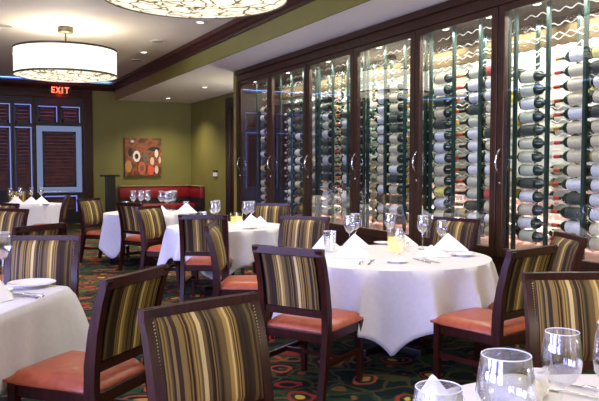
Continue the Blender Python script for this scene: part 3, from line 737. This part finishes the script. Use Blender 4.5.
nap(2.86, 4.72, -35, 'largest folded napkin at the front left of the centre table', 1.1)
nap(3.20, 5.22, -20, 'folded napkin standing behind the tall glass at the back left of the centre table', 1)
nap(3.66, 5.14, 10, 'folded napkin at the back right of the centre table', 1)
nap(3.84, 4.72, -25, 'tall folded napkin at the right edge of the centre table by the plate', 1.15)
nap(3.46, 4.46, -20, 'low folded napkin at the front of the centre table between cutlery', 1, .7)
nap(3.28, 7.50, -30, 'folded napkin at the right front of the middle table', 1.05); nap(3.00, 7.42, -40, 'folded napkin by the candle at the front of the middle table', .9); nap(3.42, 8.1, 0, 'folded napkin at the back right of the middle table', .9)
nap(3.26, 10.30, -20, 'pointed napkin at the right of the banquette table', 1.25); nap(2.86, 10.25, -30, 'napkin at the front of the banquette table under the glasses', 1.0)
for i, (x, y) in enumerate(((1.13, 14.15), (1.38, 14.02), (1.57, 14.05))): nap(x, y, -25, 'pointed white napkin on the small far left table, %s' % ['leftmost', 'middle one', 'rightmost'][i], 1.15)
nap(.20, 4.10, -60, 'napkin at the left edge of the near left table', 1.0); nap(1.07, 1.36, -20, 'folded napkin on the foreground table behind the lower glass', 1.1, 1.6)
def make_plate():
    t = tag(MB().lathe([(.001, .004), (.06, .004), (.062, 0), (.07, 0), (.075, .008), (.125, .020), (.14, .026), (.139, .029), (.12, .024), (.08, .012), (.072, .009), (.001, .009)], 40, cap=False).build('plate', china, None, 50), '', 'plate')
    return t
PK = Kind(make_plate)
def plate(x, y, lb, s=1, z=TZ): PK.put((x, y, z), 0, lb, GP, (s, s, s))
plate(3.70, 4.36, 'white plate at the right front edge of the centre table', .72); plate(3.00, 4.28, 'small plate at the front of the centre table', .60); plate(3.60, 5.38, 'small plate at the back of the centre table', .6)
plate(.43, 4.42, 'large white plate on the near left table before the purple framed chair', 1.0); plate(.22, 4.30, 'white plate at the left edge of the near left table', .7)
plate(3.08, 7.36, 'white plate at the front edge of the middle table', .7); plate(1.62, 1.62, 'white bread plate at the far edge of the foreground table', .6)
m = MB().lathe([(.001, 0), (.045, 0), (.066, .02), (.070, .04), (.060, .062), (.035, .076), (.001, .080)], 32, cap=False)
ds = m.build('round_dish', noisy('speckled_china', (.75, .73, .68), (.6, .57, .52), 40, .4), None, True); ds.scale = (1.15, 1.15, 1.1); ds.location = (1.53, 1.55, TZ); tag(ds, 'small domed off-white dish standing behind the very large wine glass', 'dish')
cu = thing('sugar_cup', 'small pale cup right of the domed dish on the foreground table', 'cup', (1.655, 1.585, TZ + .018))
MB().lathe([(.001, .0), (.028, .0), (.034, .06), (.031, .06), (.026, .006), (.001, .006)], 24, cap=False).build('cup', china, cu, True)
MB().box(-.02, .02, -.012, .012, .01, .062, .002).build('packets', mat('paper_packets', (.62, .60, .56), .8), cu)
# cutlery
def make_knife():
    k = thing('table_knife', '', 'knife')
    MB().add([(-.008, .0, .002), (.010, .0, .002), (.012, .10, .002), (.002, .145, .002), (-.008, .13, .002), (-.008, 0, .0045), (.010, 0, .0035), (.012, .10, .0035), (.002, .145, .0035), (-.008, .13, .0045)], [(4, 3, 2, 1, 0), (5, 6, 7, 8, 9), (0, 1, 6, 5), (1, 2, 7, 6), (2, 3, 8, 7), (3, 4, 9, 8), (4, 0, 5, 9)]).build('blade', steel, k)
    MB().box(-.009, .009, -.11, .002, 0, .011, .003).build('handle', steel, k, True); return k
def make_fork():
    k = thing('table_fork', '', 'fork')
    MB().sweep([(0, -.11, .004), (0, -.02, .004), (0, .06, .006)], [.009, .005, .004], .002).build('handle', steel, k)
    m = MB().box(-.013, .013, .055, .085, .004, .007, .001)
    for i in range(4): m.box(-.013 + i * .0075, -.0105 + i * .0075 + .001, .084, .13, .005, .0075)
    m.build('tines', steel, k); return k
KK = Kind(make_knife); FK = Kind(make_fork)
def at_edge(K, x, y, deg, lb, g, s=1.15): K.put((x, y, TZ + .001), radians(deg), lb, g, (s, s, s))
at_edge(KK, 2.76, 4.40, -40, 'knife beside the largest napkin at the left front of the centre table', 'table knives'); at_edge(FK, 2.80, 4.34, -40, 'fork beside the knife at the left front of the centre table', 'table forks')
at_edge(KK, 3.20, 4.24, -10, 'knife at the front of the centre table by the low napkin', 'table knives'); at_edge(FK, 3.27, 4.22, -10, 'fork at the front of the centre table by the low napkin', 'table forks')
at_edge(KK, .36, 4.14, 40, 'knife on the near left table in front of the large plate', 'table knives', 1.3); at_edge(FK, .32, 4.10, 40, 'fork on the near left table in front of the large plate', 'table forks', 1.3)
at_edge(KK, 1.83, 1.56, 25, 'knife at the bottom right corner, right one of two', 'table knives', 1.1); at_edge(FK, 1.76, 1.52, 25, 'fork at the bottom right corner, left of the knife', 'table forks', 1.1)
# candles
def make_votive():
    t = thing('votive_candle', '', 'candle')
    MB().box(-.044, .044, -.044, .044, .001, .095, .006).build('wax', wax_e, t)
    m = MB(); 
    for a, b, c, d in ((-.05, -.047, -.05, .05), (.047, .05, -.05, .05), (-.05, .05, -.05, -.047), (-.05, .05, .047, .05)): m.box(a, b, c, d, 0, .13)
    m.build('holder', stem, t)
    MB().lathe([(.001, .098), (.006, .106), (.004, .12), (.001, .13)], 8, cap=False).build('flame', flame_e, t, True)
    return t
VK = Kind(make_votive)
VK.put((3.37, 4.83, TZ), .5, 'glowing yellow candle block in a glass holder on the centre table', 'votive candles', (1.1, 1.1, 1.3)); VK.put((3.06, 7.70, TZ), .4, 'yellow candle on the middle table', 'votive candles'); VK.put((1.12, 14.35, TZ), .3, 'candle at the left of the small far left table', 'votive candles', (1.1, 1.1, 1.3))
sk = thing('salt_shaker', 'small salt shaker right of the candle on the centre table', 'shaker', (3.47, 4.80, TZ))
MB().lathe([(.018, 0), (.02, .005), (.016, .06)], 14).build('body', china, sk, True); MB().lathe([(.0165, .06), (.016, .075), (.006, .083)], 14).build('cap', steel, sk, True)
